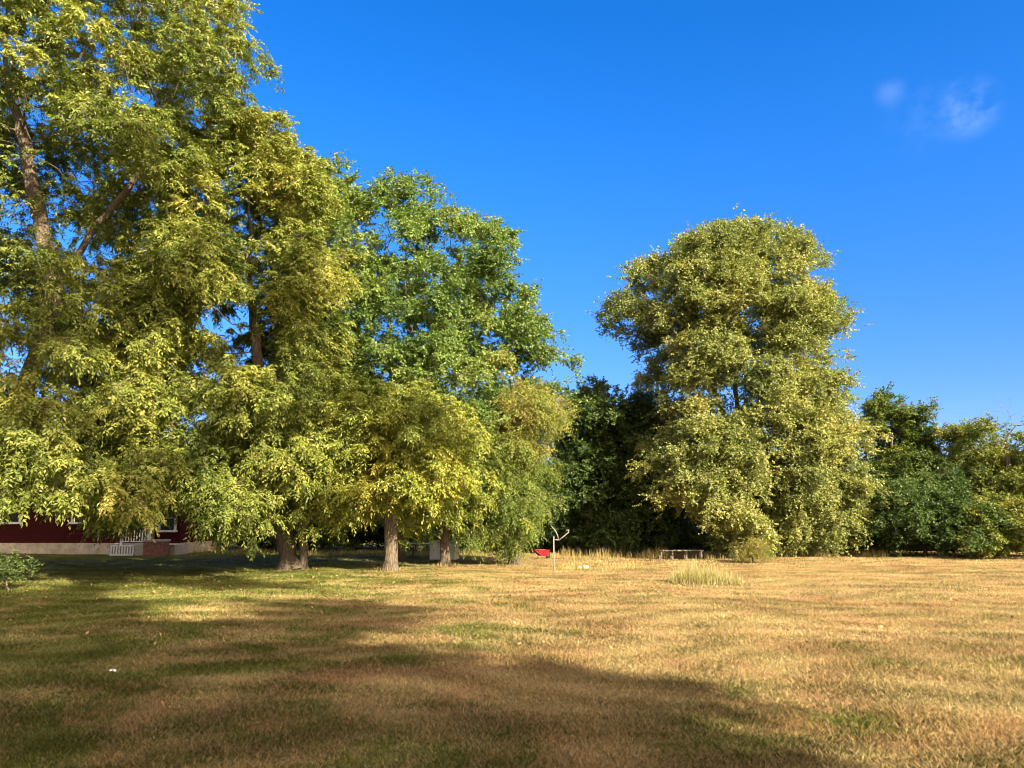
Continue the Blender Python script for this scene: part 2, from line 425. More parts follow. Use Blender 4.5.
def grow(seeds, par, A, step, r, kill=None, iters=140, trop=(0, 0, 0.08)):
    """space colonisation: nodes creep towards the crown points"""
    kill = kill or step * 1.3
    P = [np.array(s, float) for s in seeds]; parent = list(par)
    A = A.copy()
    nodes = np.array(P)
    d = np.linalg.norm(A[:, None] - nodes[None], axis=2); near = d.argmin(1); nd = d.min(1)
    trop = np.array(trop)
    tried = {}
    for it in range(iters):
        if len(A) == 0: break
        v = unit(A - nodes[near])
        acc = np.zeros((len(nodes), 3)); np.add.at(acc, near, v)
        act = np.unique(near)
        dirs = unit(acc[act]) + trop + r.normal(0, 0.28, (len(act), 3))
        # limit repeats from one node
        sel = []
        for k, a in enumerate(act):
            tried[a] = tried.get(a, 0) + 1
            if tried[a] <= 9: sel.append(k)
        if not sel: break
        new = nodes[act[sel]] + unit(dirs[sel]) * step
        base = len(nodes)
        nodes = np.concatenate([nodes, new]); parent += list(act[sel])
        d = np.linalg.norm(A[:, None] - new[None], axis=2); m = d.min(1); am = d.argmin(1) + base
        cl = m < nd; near = np.where(cl, am, near); nd = np.where(cl, m, nd)
        q = nd > kill
        # attractors stuck behind exhausted nodes are given up
        ex = np.array([tried.get(i, 0) >= 9 for i in near]); q &= ~ex
        A, near, nd = A[q], near[q], nd[q]
    return nodes, np.array(parent)


def wood_mesh(nodes, parent, rad, sel, n, name, m, root, origin, extra=None):
    """tubes for the segments sel (child ids); chains share their rings"""
    V = []; F = []; vc = 0
    ang = np.arange(n) * 2 * np.pi / n; ca, sa = np.cos(ang)[:, None], np.sin(ang)[:, None]
    kids = {}
    for i, p in enumerate(parent):
        if p >= 0: kids.setdefault(p, []).append(i)
    main = {p: max(c, key=lambda q: rad[q]) for p, c in kids.items()}
    ring = {}; frame = {}; wr = np.random.default_rng(len(nodes)); wph = wr.uniform(0, 6)
    selset = set(sel)

    def mk(pos, d, r, u):
        nonlocal vc
        u = u - d * u.dot(d); l = np.linalg.norm(u)
        if l < 1e-3: u = np.cross(d, [0.3, 0.9, 0.2]); l = np.linalg.norm(u)
        u = u / l; v = np.cross(d, u)
        rr_ = r * (1 + (wr.normal(0, .075, (n, 1)) + .05 * np.sin(3 * ang + wph)[:, None] if n > 8 else 0))
        V.append(pos + (ca * u + sa * v) * rr_); vc += n
        return vc - n, u
    for i in sel:
        p = parent[i]; d = unit(nodes[i] - nodes[p])
        if main.get(p) == i and p in ring:
            a = ring[p]; u = frame[p]
        else:
            a, u = mk(nodes[p], d, rad[i] if main.get(p) != i else rad[p], np.array([1.0, 0.2, 0]))
        dd = d
        if i in main: dd = unit(d + unit(nodes[main[i]] - nodes[i]))
        b, u = mk(nodes[i], dd, rad[i] if i in kids else rad[i] * 0.5, u)
        ring[i] = b; frame[i] = u
        k = np.arange(n); k1 = (k + 1) % n
        F.append(np.stack([a + k, a + k1, b + k1, b + k], 1))
    if extra is not None:
        V.append(extra[0]); F.append(extra[1].reshape(-1, 4) + vc)
    if not V: return None
    return np_mesh(name, np.concatenate(V) - origin, 4, np.concatenate(F).ravel(), m, root, smooth=True)


def leaf_mesh(P, Dv, r, kind, size, tintb):
    """P, Dv: spray origins and directions; returns leaf quads and a tint per vertex"""
    S = len(P)
    if kind == 'pinnate': Ln, k, ll, lw, droop, rnd, tb = 0.40, 13, 0.118, 0.044, 0.42, 0.24, 0.12
    elif kind == 'round': Ln, k, ll, lw, droop, rnd, tb = 0.40, 11, 0.085, 0.078, 0.15, 0.75, 0.1
    elif kind == 'lobed': Ln, k, ll, lw, droop, rnd, tb = 0.38, 11, 0.125, 0.068, 0.12, 0.55, 0.1
    elif kind == 'slim': Ln, k, ll, lw, droop, rnd, tb = 0.50, 14, 0.115, 0.036, 0.7, 0.4, 0.1
    Ln *= size; ll *= size; lw *= size
    t = np.tile(np.linspace(tb, 1, k), (S, 1)) + r.uniform(-.03, .03, (S, k))
    L_ = Ln * r.uniform(.7, 1.25, (S, 1))
    dr = droop * r.uniform(.5, 1.5, (S, 1))
    pos = P[:, None] + Dv[:, None] * (L_ * t)[..., None]
    pos[..., 2] -= dr * L_ * t ** 2
    tan = np.repeat(Dv[:, None], k, 1).copy(); tan[..., 2] -= 2 * dr * t; tan = unit(tan)
    side = unit(np.cross(tan, np.array([0, 0, 1.0])) + r.normal(0, .25, (S, 1, 3)))
    sgn = np.where(np.arange(k) % 2 == 0, 1.0, -1.0)[None, :, None]
    ax = tan * 0.5 + side * sgn * 0.85 + r.normal(0, rnd, (S, k, 3)); ax[..., 2] -= 0.28
    ax[:, -1] = tan[:, -1] + r.normal(0, rnd * .5, (S, 3))
    ax = unit(ax)
    nrm = np.cross(tan, side); nrm = nrm * np.where(nrm[..., 2:] < 0, -1, 1) + r.normal(0, max(rnd * 0.9, .62), (S, k, 3))
    wv = unit(np.cross(nrm, ax))
    up = np.cross(ax, wv); 
    l = (ll * r.uniform(.7, 1.2, (S, k)))[..., None]; wd = (lw * r.uniform(.75, 1.2, (S, k)))[..., None] * .5
    m_ = pos + ax * l * .45
    tip = pos + ax * l - up * l * r.uniform(0, .25, (S, k, 1))
    V = np.stack([pos, m_ + wv * wd + up * wd * .35, tip, m_ - wv * wd + up * wd * .35], 2).reshape(-1, 3)
    ti = np.clip(tintb[:, None] + r.normal(0, .13, (S, k)), 0, 1)
    idx = np.arange(S * k * 4)
    return V, idx, np.repeat(ti.ravel(), 4)


def make_tree(name, label, cat, poly, Y, base, trunk_r, leaf, kind, bark='bark', n_att=900, step=0.4, sprays=5, size=1.0,
              seed=0, thick=0.85, cap=7.0, gap=-0.45, gap_scale=1.5, shell=0.55, trunk=None, extra=None, group=None, bare=0.0,
              tint=(0.5, 0.2), spread=0.28, world=False, tint_h=0.0, ppc=16, clump=.42, dens=1.7, clear=(), stem_r=0, axis=(0, 1, 0)):
    """poly: crown outline in the plane y = Y; base: foot of the trunk; trunk: further points of the stem before it divides"""
    r = np.random.default_rng(seed)
    if not world: poly = [tuple(px2w(px, py, Y)[[0, 2]]) for px, py in poly]
    base = np.array([base[0], base[1], gz(np.array(base[0]), np.array(base[1])) - 0.06])
    A0 = crown_points(poly, Y, int(n_att * dens), r, thick, cap, shell, gap, gap_scale, ppc, clump, clear, axis); A = A0[:n_att]
    for ep, eY, en in extra or ():       # low boughs reaching forward over the lawn
        E = crown_points([tuple(px2w(px, py, eY)[[0, 2]]) for px, py in ep], eY, en, r, .5, 1.4, .8, -.5, .9, 10, .26)
        A0 = np.concatenate([A0, E]); A = np.concatenate([A, E[:len(E) // 2]])
    chains = trunk if isinstance(trunk[0][0], (list, tuple, np.ndarray)) else [trunk]
    seeds = [base]; par = [-1]
    for c in chains:
        prev = 0; p = base
        if isinstance(c[0], (list, tuple, np.ndarray)) is False: c = [c]
        for q in c:
            q = np.array(q, float); m = max(1, int(np.linalg.norm(q - p) / step))
            for k in range(1, m + 1):
                pos = p + (q - p) * k / m
                if k < m: pos = pos + r.normal(0, step * 0.07, 3)
                seeds.append(pos); par.append(prev); prev = len(seeds) - 1
            p = q
    nodes, parent = grow(seeds, par, A, step, r)
    n = len(nodes)
    tips = np.ones(n); tips_c = np.zeros(n)
    for i in range(n - 1, 0, -1): tips_c[parent[i]] += max(tips_c[i], 1)
    tips = np.maximum(tips_c, 1)
    r0 = 0.007 * size
    e = math.log(max(tips[0], 2)) / math.log(trunk_r / r0)
    rad = r0 * tips ** (1 / e) * np.clip(0.55 + 0.45 * (tips / tips[0]) ** .5, 0, 1)
    if stem_r:
        for i in range(1, len(seeds)):
            if nodes[i, 2] < stem_r[1]: rad[i] = max(rad[i], stem_r[0] * (1 - .25 * nodes[i, 2] / stem_r[1]))
    rad *= 1 + 0.38 * np.exp(-np.maximum(nodes[:, 2] - base[2], 0) / 0.16) * (tips > tips[0] * .2)
    root = empty(name, base, label, cat, group)
    ids = np.arange(1, n)
    thickr = max(0.045, trunk_r * 0.2)
    wood_mesh(nodes, parent, rad, [i for i in ids if rad[i] >= thickr], 14, 'trunk', M[bark], root, base)
    ln = ids[tips[ids] <= 7]
    dirs = unit(nodes[ln] - nodes[parent[ln]])
    ctr = A.mean(0)
    if bare > 0:
        q = (nodes[ln, 2] < np.quantile(A[:, 2], 1 - bare)) | (r.uniform(0, 1, len(ln)) < .06); ln, dirs = ln[q], dirs[q]
    k = max(1, sprays // 2) if kind == 'pinnate' else sprays
    P = np.repeat(nodes[ln], k, 0) + r.normal(0, spread * step * 1.5, (len(ln) * k, 3))
    Dv = np.repeat(dirs, k, 0) * 0.6 + r.normal(0, .62, (len(ln) * k, 3)) + unit(P - ctr) * 0.35
    Dv[:, 2] *= 0.6; Dv = unit(Dv)
    # twigs out to every foliage point, with sprays along them
    if bare > 0: A0 = A0[A0[:, 2] < np.quantile(A0[:, 2], 1 - bare)]
    nn = np.concatenate([np.linalg.norm(c[:, None] - nodes[None], axis=2).argmin(1) for c in np.array_split(A0, max(1, len(A0) // 400))])
    tv = A0 - nodes[nn]; tl = np.linalg.norm(tv, axis=1); ok = (tl > .08) & (tl < 2.2)
    T0, T1, tv, tl = nodes[nn][ok], A0[ok], tv[ok], tl[ok]
    td = tv / tl[:, None]; u = unit(np.cross(td, [.3, .2, .93])); v = np.cross(td, u)
    midp = (T0 + T1) / 2 + r.normal(0, .06, T0.shape) * tl[:, None] + np.array([0, 0, .05]) * tl[:, None]
    rr = np.array([.011, .007, .003]) * size * 0.9
    R = [[c + (u * math.cos(a) + v * math.sin(a)) * q for a in (0, 2.09, 4.19)] for c, q in zip((T0, midp, T1), rr)]
    TV = np.stack([np.stack(x, 1) for x in R], 1).reshape(-1, 3)
    fs = np.array([[i + j * 3, (i + 1) % 3 + j * 3, (i + 1) % 3 + j * 3 + 3, i + j * 3 + 3] for j in (0, 1) for i in range(3)]).ravel()
    wood_mesh(nodes, parent, rad, [i for i in ids if rad[i] < thickr], 4, 'branches', M[bark], root, base,
              (TV, (np.arange(len(T0))[:, None] * 9 + fs[None]).ravel()))
    ros = kind == 'pinnate'
    k = sprays
    f = r.uniform(.8, 1.0, (len(T0), k + 1, 1)) if ros else r.uniform(.35, 1.05, (len(T0), k + 1, 1))
    P2 = (T0[:, None] + (T1 - T0)[:, None] * f + r.normal(0, .035 if ros else .09, (len(T0), k + 1, 3))).reshape(-1, 3)
    D2 = np.repeat(td, k + 1, 0) * (.55 if ros else 0.7) + r.normal(0, .62, P2.shape) + unit(P2 - ctr) * 0.35
    P = np.concatenate([P, P2]); Dv = np.concatenate([Dv, D2]); Dv[:, 2] *= .75; Dv = unit(Dv)
    print('LEAVES', name, n, len(T0), len(P))
    P -= Dv * 0.12
    cl = Fld(1.3, r)(P) * 0.8 + Fld(0.5, r)(P) * 0.4
    tb = tint[0] + tint[1] * cl + tint_h * (P[:, 2] - ctr[2]) / max(A[:, 2].max() - ctr[2], 1)
    V, idx, ti = leaf_mesh(P, Dv, r, kind, size, tb)
    lo = gz(V[:, 0], V[:, 1]) + 0.02
    V[:, 2] = np.maximum(V[:, 2], lo)
    np_mesh('crown', V - base, 4, idx, M[leaf], root, attrs={'tint': ti})
    return root


def circ(Y, *cs):
    return [(*px2w(px, py, Y)[[0, 2]], rr * Y / F_PX) for px, py, rr in cs]


def G(px, py): return px2g(px, py)
def W(px, py, Y): return tuple(px2w(px, py, Y))


# big walnut at the left edge
bA = G(-45, 574); YA = bA[1]
make_tree(extra=[([(-80, 380), (10, 370), (60, 400), (110, 430), (150, 470), (150, 506), (112, 520), (88, 503), (68, 543), (42, 541), (34, 508), (0, 490), (-80, 508)], YA - 4.2, 900)], name='walnut_tree', label='huge olive leafed tree filling the left edge, crown rising past the top of the photo', cat='tree',
          poly=[(-230, 60), (-170, -140), (-40, -210), (110, -200), (200, -90), (245, 5), (278, 60), (276, 115), (250, 165), (235, 230), (235, 300), (205, 390), (200, 440), (150, 495), (108, 505), (85, 510), (66, 545), (38, 542), (28, 508), (5, 498), (-60, 505), (-190, 470), (-240, 300)],
          Y=YA, base=bA, trunk_r=0.40, leaf='walnut_leaf', kind='pinnate', n_att=4300, step=0.42, sprays=8, size=1.05, seed=3, thick=0.75, cap=6.0, gap=-0.2, gap_scale=1.3, ppc=11, clump=.36, clear=circ(YA, (50, 300, 35), (68, 262, 35), (95, 228, 29), (120, 195, 23), (60, 120, 29), (35, 220, 20), (28, 440, 29), (5, 120, 32), (95, 532, 10), (85, 285, 23), (40, 476, 23), (12, 525, 14)),
          trunk=[[W(12, 440, YA + .3), W(55, 290, YA + .5), W(90, 235, YA + .2), W(150, 160, YA - .4)],
                 [W(12, 440, YA + .3), W(55, 290, YA + .5), W(20, 120, YA + 1.0)],
                 [W(12, 440, YA + .3), W(110, 300, YA - 2.2)], [W(12, 440, YA + .3), W(-90, 330, YA + .5)], [W(-25, 510, YA), W(70, 420, YA - 2.5)]], tint=(0.5, 0.17))
# twin stemmed walnut
bB = G(291, 570); YB = bB[1]
make_tree(extra=[([(95, 460), (160, 450), (250, 460), (262, 492), (246, 530), (214, 538), (192, 506), (162, 490), (140, 514), (104, 510)], YB - 3.6, 560)], name='walnut_tree', label='twin trunked olive tree standing next right of the house with boughs drooping over the lawn', cat='tree',
          poly=[(185, 190), (215, 130), (265, 108), (306, 124), (330, 185), (340, 250), (338, 330), (352, 395), (352, 465), (330, 520), (290, 498), (256, 500), (244, 536), (208, 540), (188, 508), (165, 488), (148, 526), (112, 530), (96, 478), (95, 430), (130, 350), (160, 270)],
          Y=YB, base=bB, trunk_r=0.36, leaf='walnut_leaf', kind='pinnate', n_att=2900, step=0.40, sprays=8, size=1.02, seed=8, thick=1.05, cap=6.0, gap=-0.2, ppc=11, clump=.34, clear=circ(YB, (98, 534, 12), (160, 538, 22)), stem_r=(.155, 2.2),
          trunk=[[W(283, 530, YB + .1), W(281, 490, YB + .1), W(262, 400, YB + .3), W(250, 280, YB + .3)], [(bB[0] + .40, bB[1] - .05, .1), W(300, 530, YB - .1), W(322, 497, YB - .3), W(332, 440, YB - .4)], [W(283, 530, YB + .1), W(281, 490, YB + .1), W(210, 440, YB - 1.5)]], tint=(0.52, 0.17), tint_h=0.1)
# small yellowing walnut
bC = G(390, 571); YC = bC[1]
make_tree('walnut_tree', 'small yellowing tree with a single pale trunk in front of the taller oak', 'tree',
          [(328, 470), (325, 430), (350, 395), (395, 368), (430, 376), (452, 405), (468, 440), (455, 472), (442, 500), (420, 510), (403, 518), (372, 508), (345, 530), (330, 515), (338, 495)],
          YC, bC, 0.20, 'yellow_leaf', 'pinnate', bark='bark', n_att=620, step=0.32, sprays=8, size=1.0, seed=12, thick=1.0, cap=2.6, gap=-0.35, gap_scale=1.0, ppc=12, clump=.34,
          trunk=[W(391, 530, YC), W(389, 490, YC), W(398, 430, YC)], tint=(0.52, 0.2))
bD = G(445, 564); YD = bD[1]
make_tree('walnut_tree', 'slender dark trunked tree with a little arching crown standing before the white storage chest', 'tree',
          [(420, 500), (432, 470), (455, 430), (480, 420), (500, 460), (498, 500), (484, 535), (462, 524), (448, 512), (428, 528)],
          YD, bD, 0.17, 'yellow_leaf', 'pinnate', n_att=330, step=0.32, sprays=8, size=0.95, seed=14, thick=1.0, cap=1.8, gap=-0.5, gap_scale=.9,
          trunk=[W(445, 530, YD), W(448, 500, YD), W(460, 470, YD)], tint=(0.38, 0.18))
# tall oak behind
bE = G(404, 557); YE = 31.0
make_tree('oak_tree', 'tall green tree with an open feathery top rising behind the small yellowing tree', 'tree',
          [(285, 230), (300, 150), (312, 128), (335, 148), (358, 195), (385, 205), (402, 185), (428, 195), (437, 172), (450, 205), (466, 195), (480, 228), (500, 215), (515, 258), (535, 300), (542, 345), (562, 358), (558, 400), (545, 450), (525, 500), (480, 535), (430, 520), (390, 500), (340, 515), (290, 470), (270, 350)],
          YE, (bE[0], YE), 0.38, 'oak_leaf', 'lobed', n_att=2500, step=0.46, sprays=5, size=1.0, seed=21, thick=0.75, cap=5.0, gap=-0.15, gap_scale=1.2, ppc=10, clump=.34,
          trunk=[[W(406, 500, YE), W(420, 400, YE), W(405, 280, YE)], [W(406, 500, YE), W(425, 400, YE), W(445, 260, YE)], [W(406, 500, YE), W(380, 400, YE + .5), W(340, 270, YE + 1)]], tint=(0.5, 0.2))
# drooping light green tree right of the oak
bF = G(515, 559); YF = 28.5
make_tree('mulberry_tree', 'leafy light green tree with foliage drooping to the grass left of the red cart', 'tree',
          [(470, 440), (492, 408), (518, 380), (542, 366), (560, 385), (562, 420), (552, 450), (540, 485), (533, 520), (522, 546), (500, 550), (482, 546), (472, 515)],
          YF, (bF[0], YF), 0.2, 'fresh_leaf', 'slim', n_att=900, step=0.36, sprays=5, size=.95, seed=25, thick=0.9, cap=2.6, gap=-0.3, gap_scale=1.0, ppc=11, clump=.34,
          trunk=[W(514, 520, YF), W(516, 470, YF), W(528, 430, YF)], tint=(0.5, 0.2), tint_h=0.18)
# dark trees in the gap
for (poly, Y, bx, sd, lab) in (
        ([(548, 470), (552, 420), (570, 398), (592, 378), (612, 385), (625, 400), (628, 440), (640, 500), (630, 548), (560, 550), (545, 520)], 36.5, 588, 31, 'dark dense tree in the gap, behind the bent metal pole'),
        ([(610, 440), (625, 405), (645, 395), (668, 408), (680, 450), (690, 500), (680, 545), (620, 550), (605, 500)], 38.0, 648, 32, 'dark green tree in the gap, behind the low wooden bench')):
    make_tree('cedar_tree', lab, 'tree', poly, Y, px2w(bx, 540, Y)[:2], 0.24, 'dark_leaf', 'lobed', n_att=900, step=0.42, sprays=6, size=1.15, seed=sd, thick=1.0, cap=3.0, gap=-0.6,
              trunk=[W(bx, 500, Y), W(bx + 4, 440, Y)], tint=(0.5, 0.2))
# cottonwood
bH = G(742, 556); YH = 34.0
make_tree('cottonwood_tree', 'tallest tree on the right, a wide rounded cottonwood crown against open sky', 'tree',
          [(608, 305), (618, 280), (636, 250), (658, 246), (672, 236), (698, 234), (715, 224), (742, 219), (772, 228), (802, 233), (804, 250), (816, 262), (812, 285), (826, 288), (830, 335), (840, 347), (836, 385), (840, 412), (862, 455), (858, 505), (842, 546), (800, 545), (765, 545), (735, 552), (716, 530), (692, 505), (656, 490), (648, 430), (652, 392), (626, 368), (645, 348), (618, 322)],
          YH, (bH[0], YH), 0.36, 'cottonwood_leaf', 'round', bark='pale_bark', n_att=3900, step=0.42, sprays=5, size=1.0, seed=41, thick=0.8, cap=4.2, gap=0.0, gap_scale=1.0, ppc=9, clump=.30,
          trunk=[[W(742, 500, YH), W(738, 430, YH), W(732, 330, YH)], [W(742, 500, YH), W(730, 430, YH - .2), W(690, 330, YH - .4)], [W(742, 500, YH), W(745, 430, YH), W(790, 340, YH + .5)]], tint=(0.5, 0.17))
for (poly, Y, bx, sd, n, lab) in (
        ([(652, 445), (658, 412), (682, 396), (712, 400), (735, 425), (748, 465), (762, 500), (775, 553), (735, 556), (722, 540), (708, 512), (690, 518), (668, 495)], 31.5, 735, 44, 480, 'lower olive cottonwood under the tall crown, its boughs reaching left over the bench'),
        ([(758, 430), (785, 404), (822, 398), (842, 412), (866, 440), (876, 470), (870, 500), (860, 535), (842, 556), (800, 556), (765, 552), (756, 500)], 33.0, 815, 45, 600, 'lower bushy cottonwood under the tall crown, leaning out on its right side')):
    make_tree('cottonwood_tree', lab, 'tree', poly, Y, px2w(bx, 540, Y)[:2], 0.2, 'cottonwood_leaf', 'round', bark='pale_bark', n_att=n, step=0.38, sprays=5, size=1.0, ppc=9, clump=.36, seed=sd, thick=0.9, cap=2.8, gap=-0.42, gap_scale=1.0,
              trunk=[W(bx, 520, Y), W(bx - 2, 460, Y)], tint=(0.54, 0.2))
# right hand group
make_tree('oak_tree', 'dark green tree with layered boughs right of the cottonwood', 'tree',
          [(840, 440), (868, 396), (890, 388), (910, 402), (928, 418), (946, 440), (952, 480), (955, 530), (940, 552), (870, 552), (850, 500)], 41, px2w(895, 540, 41)[:2], 0.28, 'wood_leaf', 'lobed',
          n_att=1100, step=0.46, sprays=6, size=1.15, seed=51, thick=0.9, cap=3.5, gap=-0.4, trunk=[W(896, 490, 41), W(892, 440, 41)], tint=(0.6, 0.25))
make_tree('locust_tree', 'yellowing tree with bare twigs on top at the right edge', 'tree',
          [(945, 430), (955, 408), (970, 412), (985, 398), (1005, 390), (1030, 394), (1065, 400), (1090, 460), (1095, 550), (960, 550), (946, 490)], 39, px2w(1010, 540, 39)[:2], 0.22, 'amber_leaf', 'lobed', bark='grey_twig',
          n_att=1100, step=0.42, sprays=5, size=1.0, seed=55, thick=0.8, cap=3.0, gap=-0.3, bare=0.13, trunk=[W(1010, 490, 39), W(1006, 440, 39)], tint=(0.5, 0.25))
for (poly, Y, bx, sd, lab, lf) in (
        ([(882, 556), (876, 520), (895, 490), (920, 470), (948, 476), (972, 500), (976, 540), (968, 557)], 32.5, 925, 61, 'rounded glossy green bush at the right end of the lawn', 'bush_leaf'),
        ([(950, 558), (955, 520), (975, 500), (1005, 505), (1035, 495), (1060, 520), (1065, 558)], 31.8, 1005, 62, 'bush of mixed green and amber leaves at the right edge of the lawn', 'amber_leaf'),
        ([(845, 553), (842, 525), (858, 505), (880, 510), (895, 530), (897, 553)], 34.5, 868, 63, 'low dark bush between the cottonwood and the glossy green bush', 'wood_leaf')):
    make_tree('bush', lab, 'bush', poly, Y, px2w(bx, 550, Y)[:2], 0.07, lf, 'lobed', n_att=520, step=0.30, sprays=5, size=0.95, seed=sd, thick=0.9, cap=2.2, gap=-0.55, gap_scale=.8,
              trunk=[W(bx, 545, Y), W(bx, 532, Y)], tint=(0.5, 0.25))
# dark thicket in the shade behind the trunks
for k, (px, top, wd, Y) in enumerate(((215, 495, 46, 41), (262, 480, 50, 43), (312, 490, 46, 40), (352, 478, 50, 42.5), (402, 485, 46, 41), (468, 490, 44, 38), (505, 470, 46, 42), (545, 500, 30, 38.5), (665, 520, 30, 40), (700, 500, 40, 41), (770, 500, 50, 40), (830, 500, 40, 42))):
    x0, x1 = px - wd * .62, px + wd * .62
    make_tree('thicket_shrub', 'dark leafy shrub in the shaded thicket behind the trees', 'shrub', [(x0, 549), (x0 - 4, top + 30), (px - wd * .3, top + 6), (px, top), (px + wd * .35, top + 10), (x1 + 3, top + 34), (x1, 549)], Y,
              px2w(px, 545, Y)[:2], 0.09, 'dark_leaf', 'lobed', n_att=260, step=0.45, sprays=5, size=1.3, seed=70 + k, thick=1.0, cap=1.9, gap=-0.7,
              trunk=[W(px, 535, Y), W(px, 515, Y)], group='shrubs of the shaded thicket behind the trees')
# wood behind everything: one kind of tree, copied
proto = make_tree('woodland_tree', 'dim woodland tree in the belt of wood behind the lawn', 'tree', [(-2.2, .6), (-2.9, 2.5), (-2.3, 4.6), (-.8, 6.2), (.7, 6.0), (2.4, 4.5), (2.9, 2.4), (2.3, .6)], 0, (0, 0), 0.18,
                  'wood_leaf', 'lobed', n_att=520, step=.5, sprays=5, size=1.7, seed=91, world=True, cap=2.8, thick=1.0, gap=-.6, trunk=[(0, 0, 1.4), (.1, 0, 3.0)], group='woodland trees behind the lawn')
first = True
for i in range(30):
    px = -90 + i * 40 + rng.uniform(-10, 10); Y = 52 + rng.uniform(-3, 9) + (i % 2) * 4
    if px < 240: Y += 8
    s = rng.uniform(.8, 1.0)
    if first: o = proto; first = False
    else:
        o = proto.copy(); COL.objects.link(o)
        for ch in list(proto.children):
            c = ch.copy(); COL.objects.link(c); c.parent = o
    o.location = (px2w(px, 540, Y)[0], Y, -0.05); o.rotation_euler = (0, 0, rng.uniform(0, 6.28)); o.scale = (s, s, s * rng.uniform(.85, 1.0))

# the tree behind the photographer whose shadow lies over the near lawn
YS = -9.0
def shade(px, py):
    g = px2g(px, py); k = (g[1] - YS) / (math.cos(SUN_EL) * -math.cos(SUN_AZ))
    q = g + SUNV * k
    return (q[0], q[2])
SH = [shade(*p) for p in ((-160, 590), (0, 595), (60, 593), (108, 599), (118, 626), (170, 636), (222, 631), (259, 631), (283, 604), (330, 598), (392, 605), (362, 642), (305, 648), (300, 658), (345, 664), (400, 643), (433, 651), (408, 672), (375, 684), (385, 706), (455, 702), (480, 680), (529, 670), (573, 672), (615, 682), (668, 714), (722, 752), (775, 830), (560, 900), (250, 960), (-200, 900), (-320, 740))]
make_tree('shade_tree', 'broad tree behind the photographer that shades the near lawn', 'tree', SH, YS, (9.5, YS), 0.42, 'oak_leaf', 'lobed', n_att=3000, step=.45, sprays=5, size=1.2, seed=97, world=True,
          thick=.7, cap=3.0, gap=-0.45, gap_scale=.9, clump=.26, ppc=11, axis=SUNV, trunk=[(9.5, YS, 4.0), (9.6, YS, 8.0), (10.5, YS, 11.0)])

SH2 = [shade(*p) for p in ((-60, 553), (150, 552), (330, 556), (362, 572), (260, 574), (345, 582), (270, 590), (160, 582), (60, 596), (-60, 592))]
make_tree('shade_tree', 'tall open tree far behind the photographer whose shadow streaks the lawn before the house', 'tree', SH2, YS, (10.6, YS - .5), 0.36, 'oak_leaf', 'lobed', n_att=420, step=.45, sprays=6, size=1.2, seed=98, world=True,
          thick=.7, cap=2.5, gap=-0.1, clump=.3, ppc=11, gap_scale=1.0, axis=SUNV, trunk=[(10.6, YS - .5, 4.0), (10.4, YS - .3, 9.0), (10.2, YS, 15.0)])


# ------------------------------------------------------------------ house
def wood_siding(name, c):
    m, nt, N, L, b = mat(name)
    tc = N.new('ShaderNodeTexCoord')
    mp = N.new('ShaderNodeMapping'); mp.inputs['Scale'].default_value = (.6, .6, 5); L.new(tc.outputs['Object'], mp.inputs[0])
    n = noise(N, L, mp.outputs[0], 3, 5, .6)
    r = ramp(N, [(.3, tuple(x * .6 for x in c)), (.7, tuple(x * 1.2 for x in c))]); L.new(n.outputs[0], r.inputs[0]); L.new(r.outputs[0], b.inputs['Base Color'])
    b.inputs['Roughness'].default_value = .8; b.inputs['Specular IOR Level'].default_value = .1
    return m


def shingle(name, c):
    m, nt, N, L, b = mat(name)
    tc = N.new('ShaderNodeTexCoord')
    br = N.new('ShaderNodeTexBrick'); L.new(tc.outputs['Object'], br.inputs['Vector']); br.inputs['Scale'].default_value = 1
    br.inputs['Brick Width'].default_value = .33; br.inputs['Row Height'].default_value = .14; br.inputs['Mortar Size'].default_value = .008
    br.inputs['Color1'].default_value = (*c, 1); br.inputs['Color2'].default_value = tuple(x * .65 for x in c) + (1,); br.inputs['Mortar'].default_value = (.01, .01, .012, 1)
    L.new(br.outputs['Color'], b.inputs['Base Color']); b.inputs['Roughness'].default_value = .85
    return m


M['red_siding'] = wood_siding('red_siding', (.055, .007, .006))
M['white_paint'] = plain('white_paint', (.72, .70, .66), .55, .1, 9)
M['foundation'] = plain('foundation', (.50, .42, .31), .9, .22, 3, bump=.01)
M['shingle'] = shingle('shingle', (.045, .055, .085))
M['glass'] = plain('window_glass', (.010, .012, .014), .3, .05)
M['glass'].node_tree.nodes['Principled BSDF'].inputs['Specular IOR Level'].default_value = .15
M['dark_wood'] = plain('dark_wood', (.10, .065, .04), .75, .3, 12, stretch=(1, 1, .2))
M['grey_wood'] = plain('grey_wood', (.13, .11, .085), .85, .3, 14, stretch=(.2, 1, 1))
M['concrete'] = plain('concrete', (.38, .35, .30), .9, .15, 8, bump=.006)
M['galv'] = plain('galvanised_metal', (.27, .265, .25), .55, .15, 20, metal=.3)
M['red_paint'] = plain('red_paint', (.36, .01, .016), .4, .12, 8)
M['black_rubber'] = plain('black_rubber', (.02, .02, .02), .8, .1)
M['chest_white'] = plain('chest_white', (.74, .73, .70), .5, .08, 5)
M['stone'] = plain('stone', (.62, .60, .55), .9, .15, 14, bump=.01)
M['brick'] = plain('brick', (.24, .10, .07), .9, .3, 10)

HY = 35.0
hx = lambda px: px2w(px, 540, HY)[0]
hzz = lambda py, Y=HY: px2w(100, py, Y)[2]
root = empty('house', (hx(20), HY, 0), 'low dark red house with pale foundation and slate blue roof behind the left trees', 'house')
o0 = Vector((hx(20), HY, 0))


def hpart(name, fn, m, parent=root, smooth=False):
    bm = bmesh.new(); fn(bm); bmesh.ops.translate(bm, verts=bm.verts, vec=-o0)
    return obj(name, bm, m, parent, smooth)


X0, X1 = hx(-230), hx(180)
zf, ze = hzz(543), hzz(483)


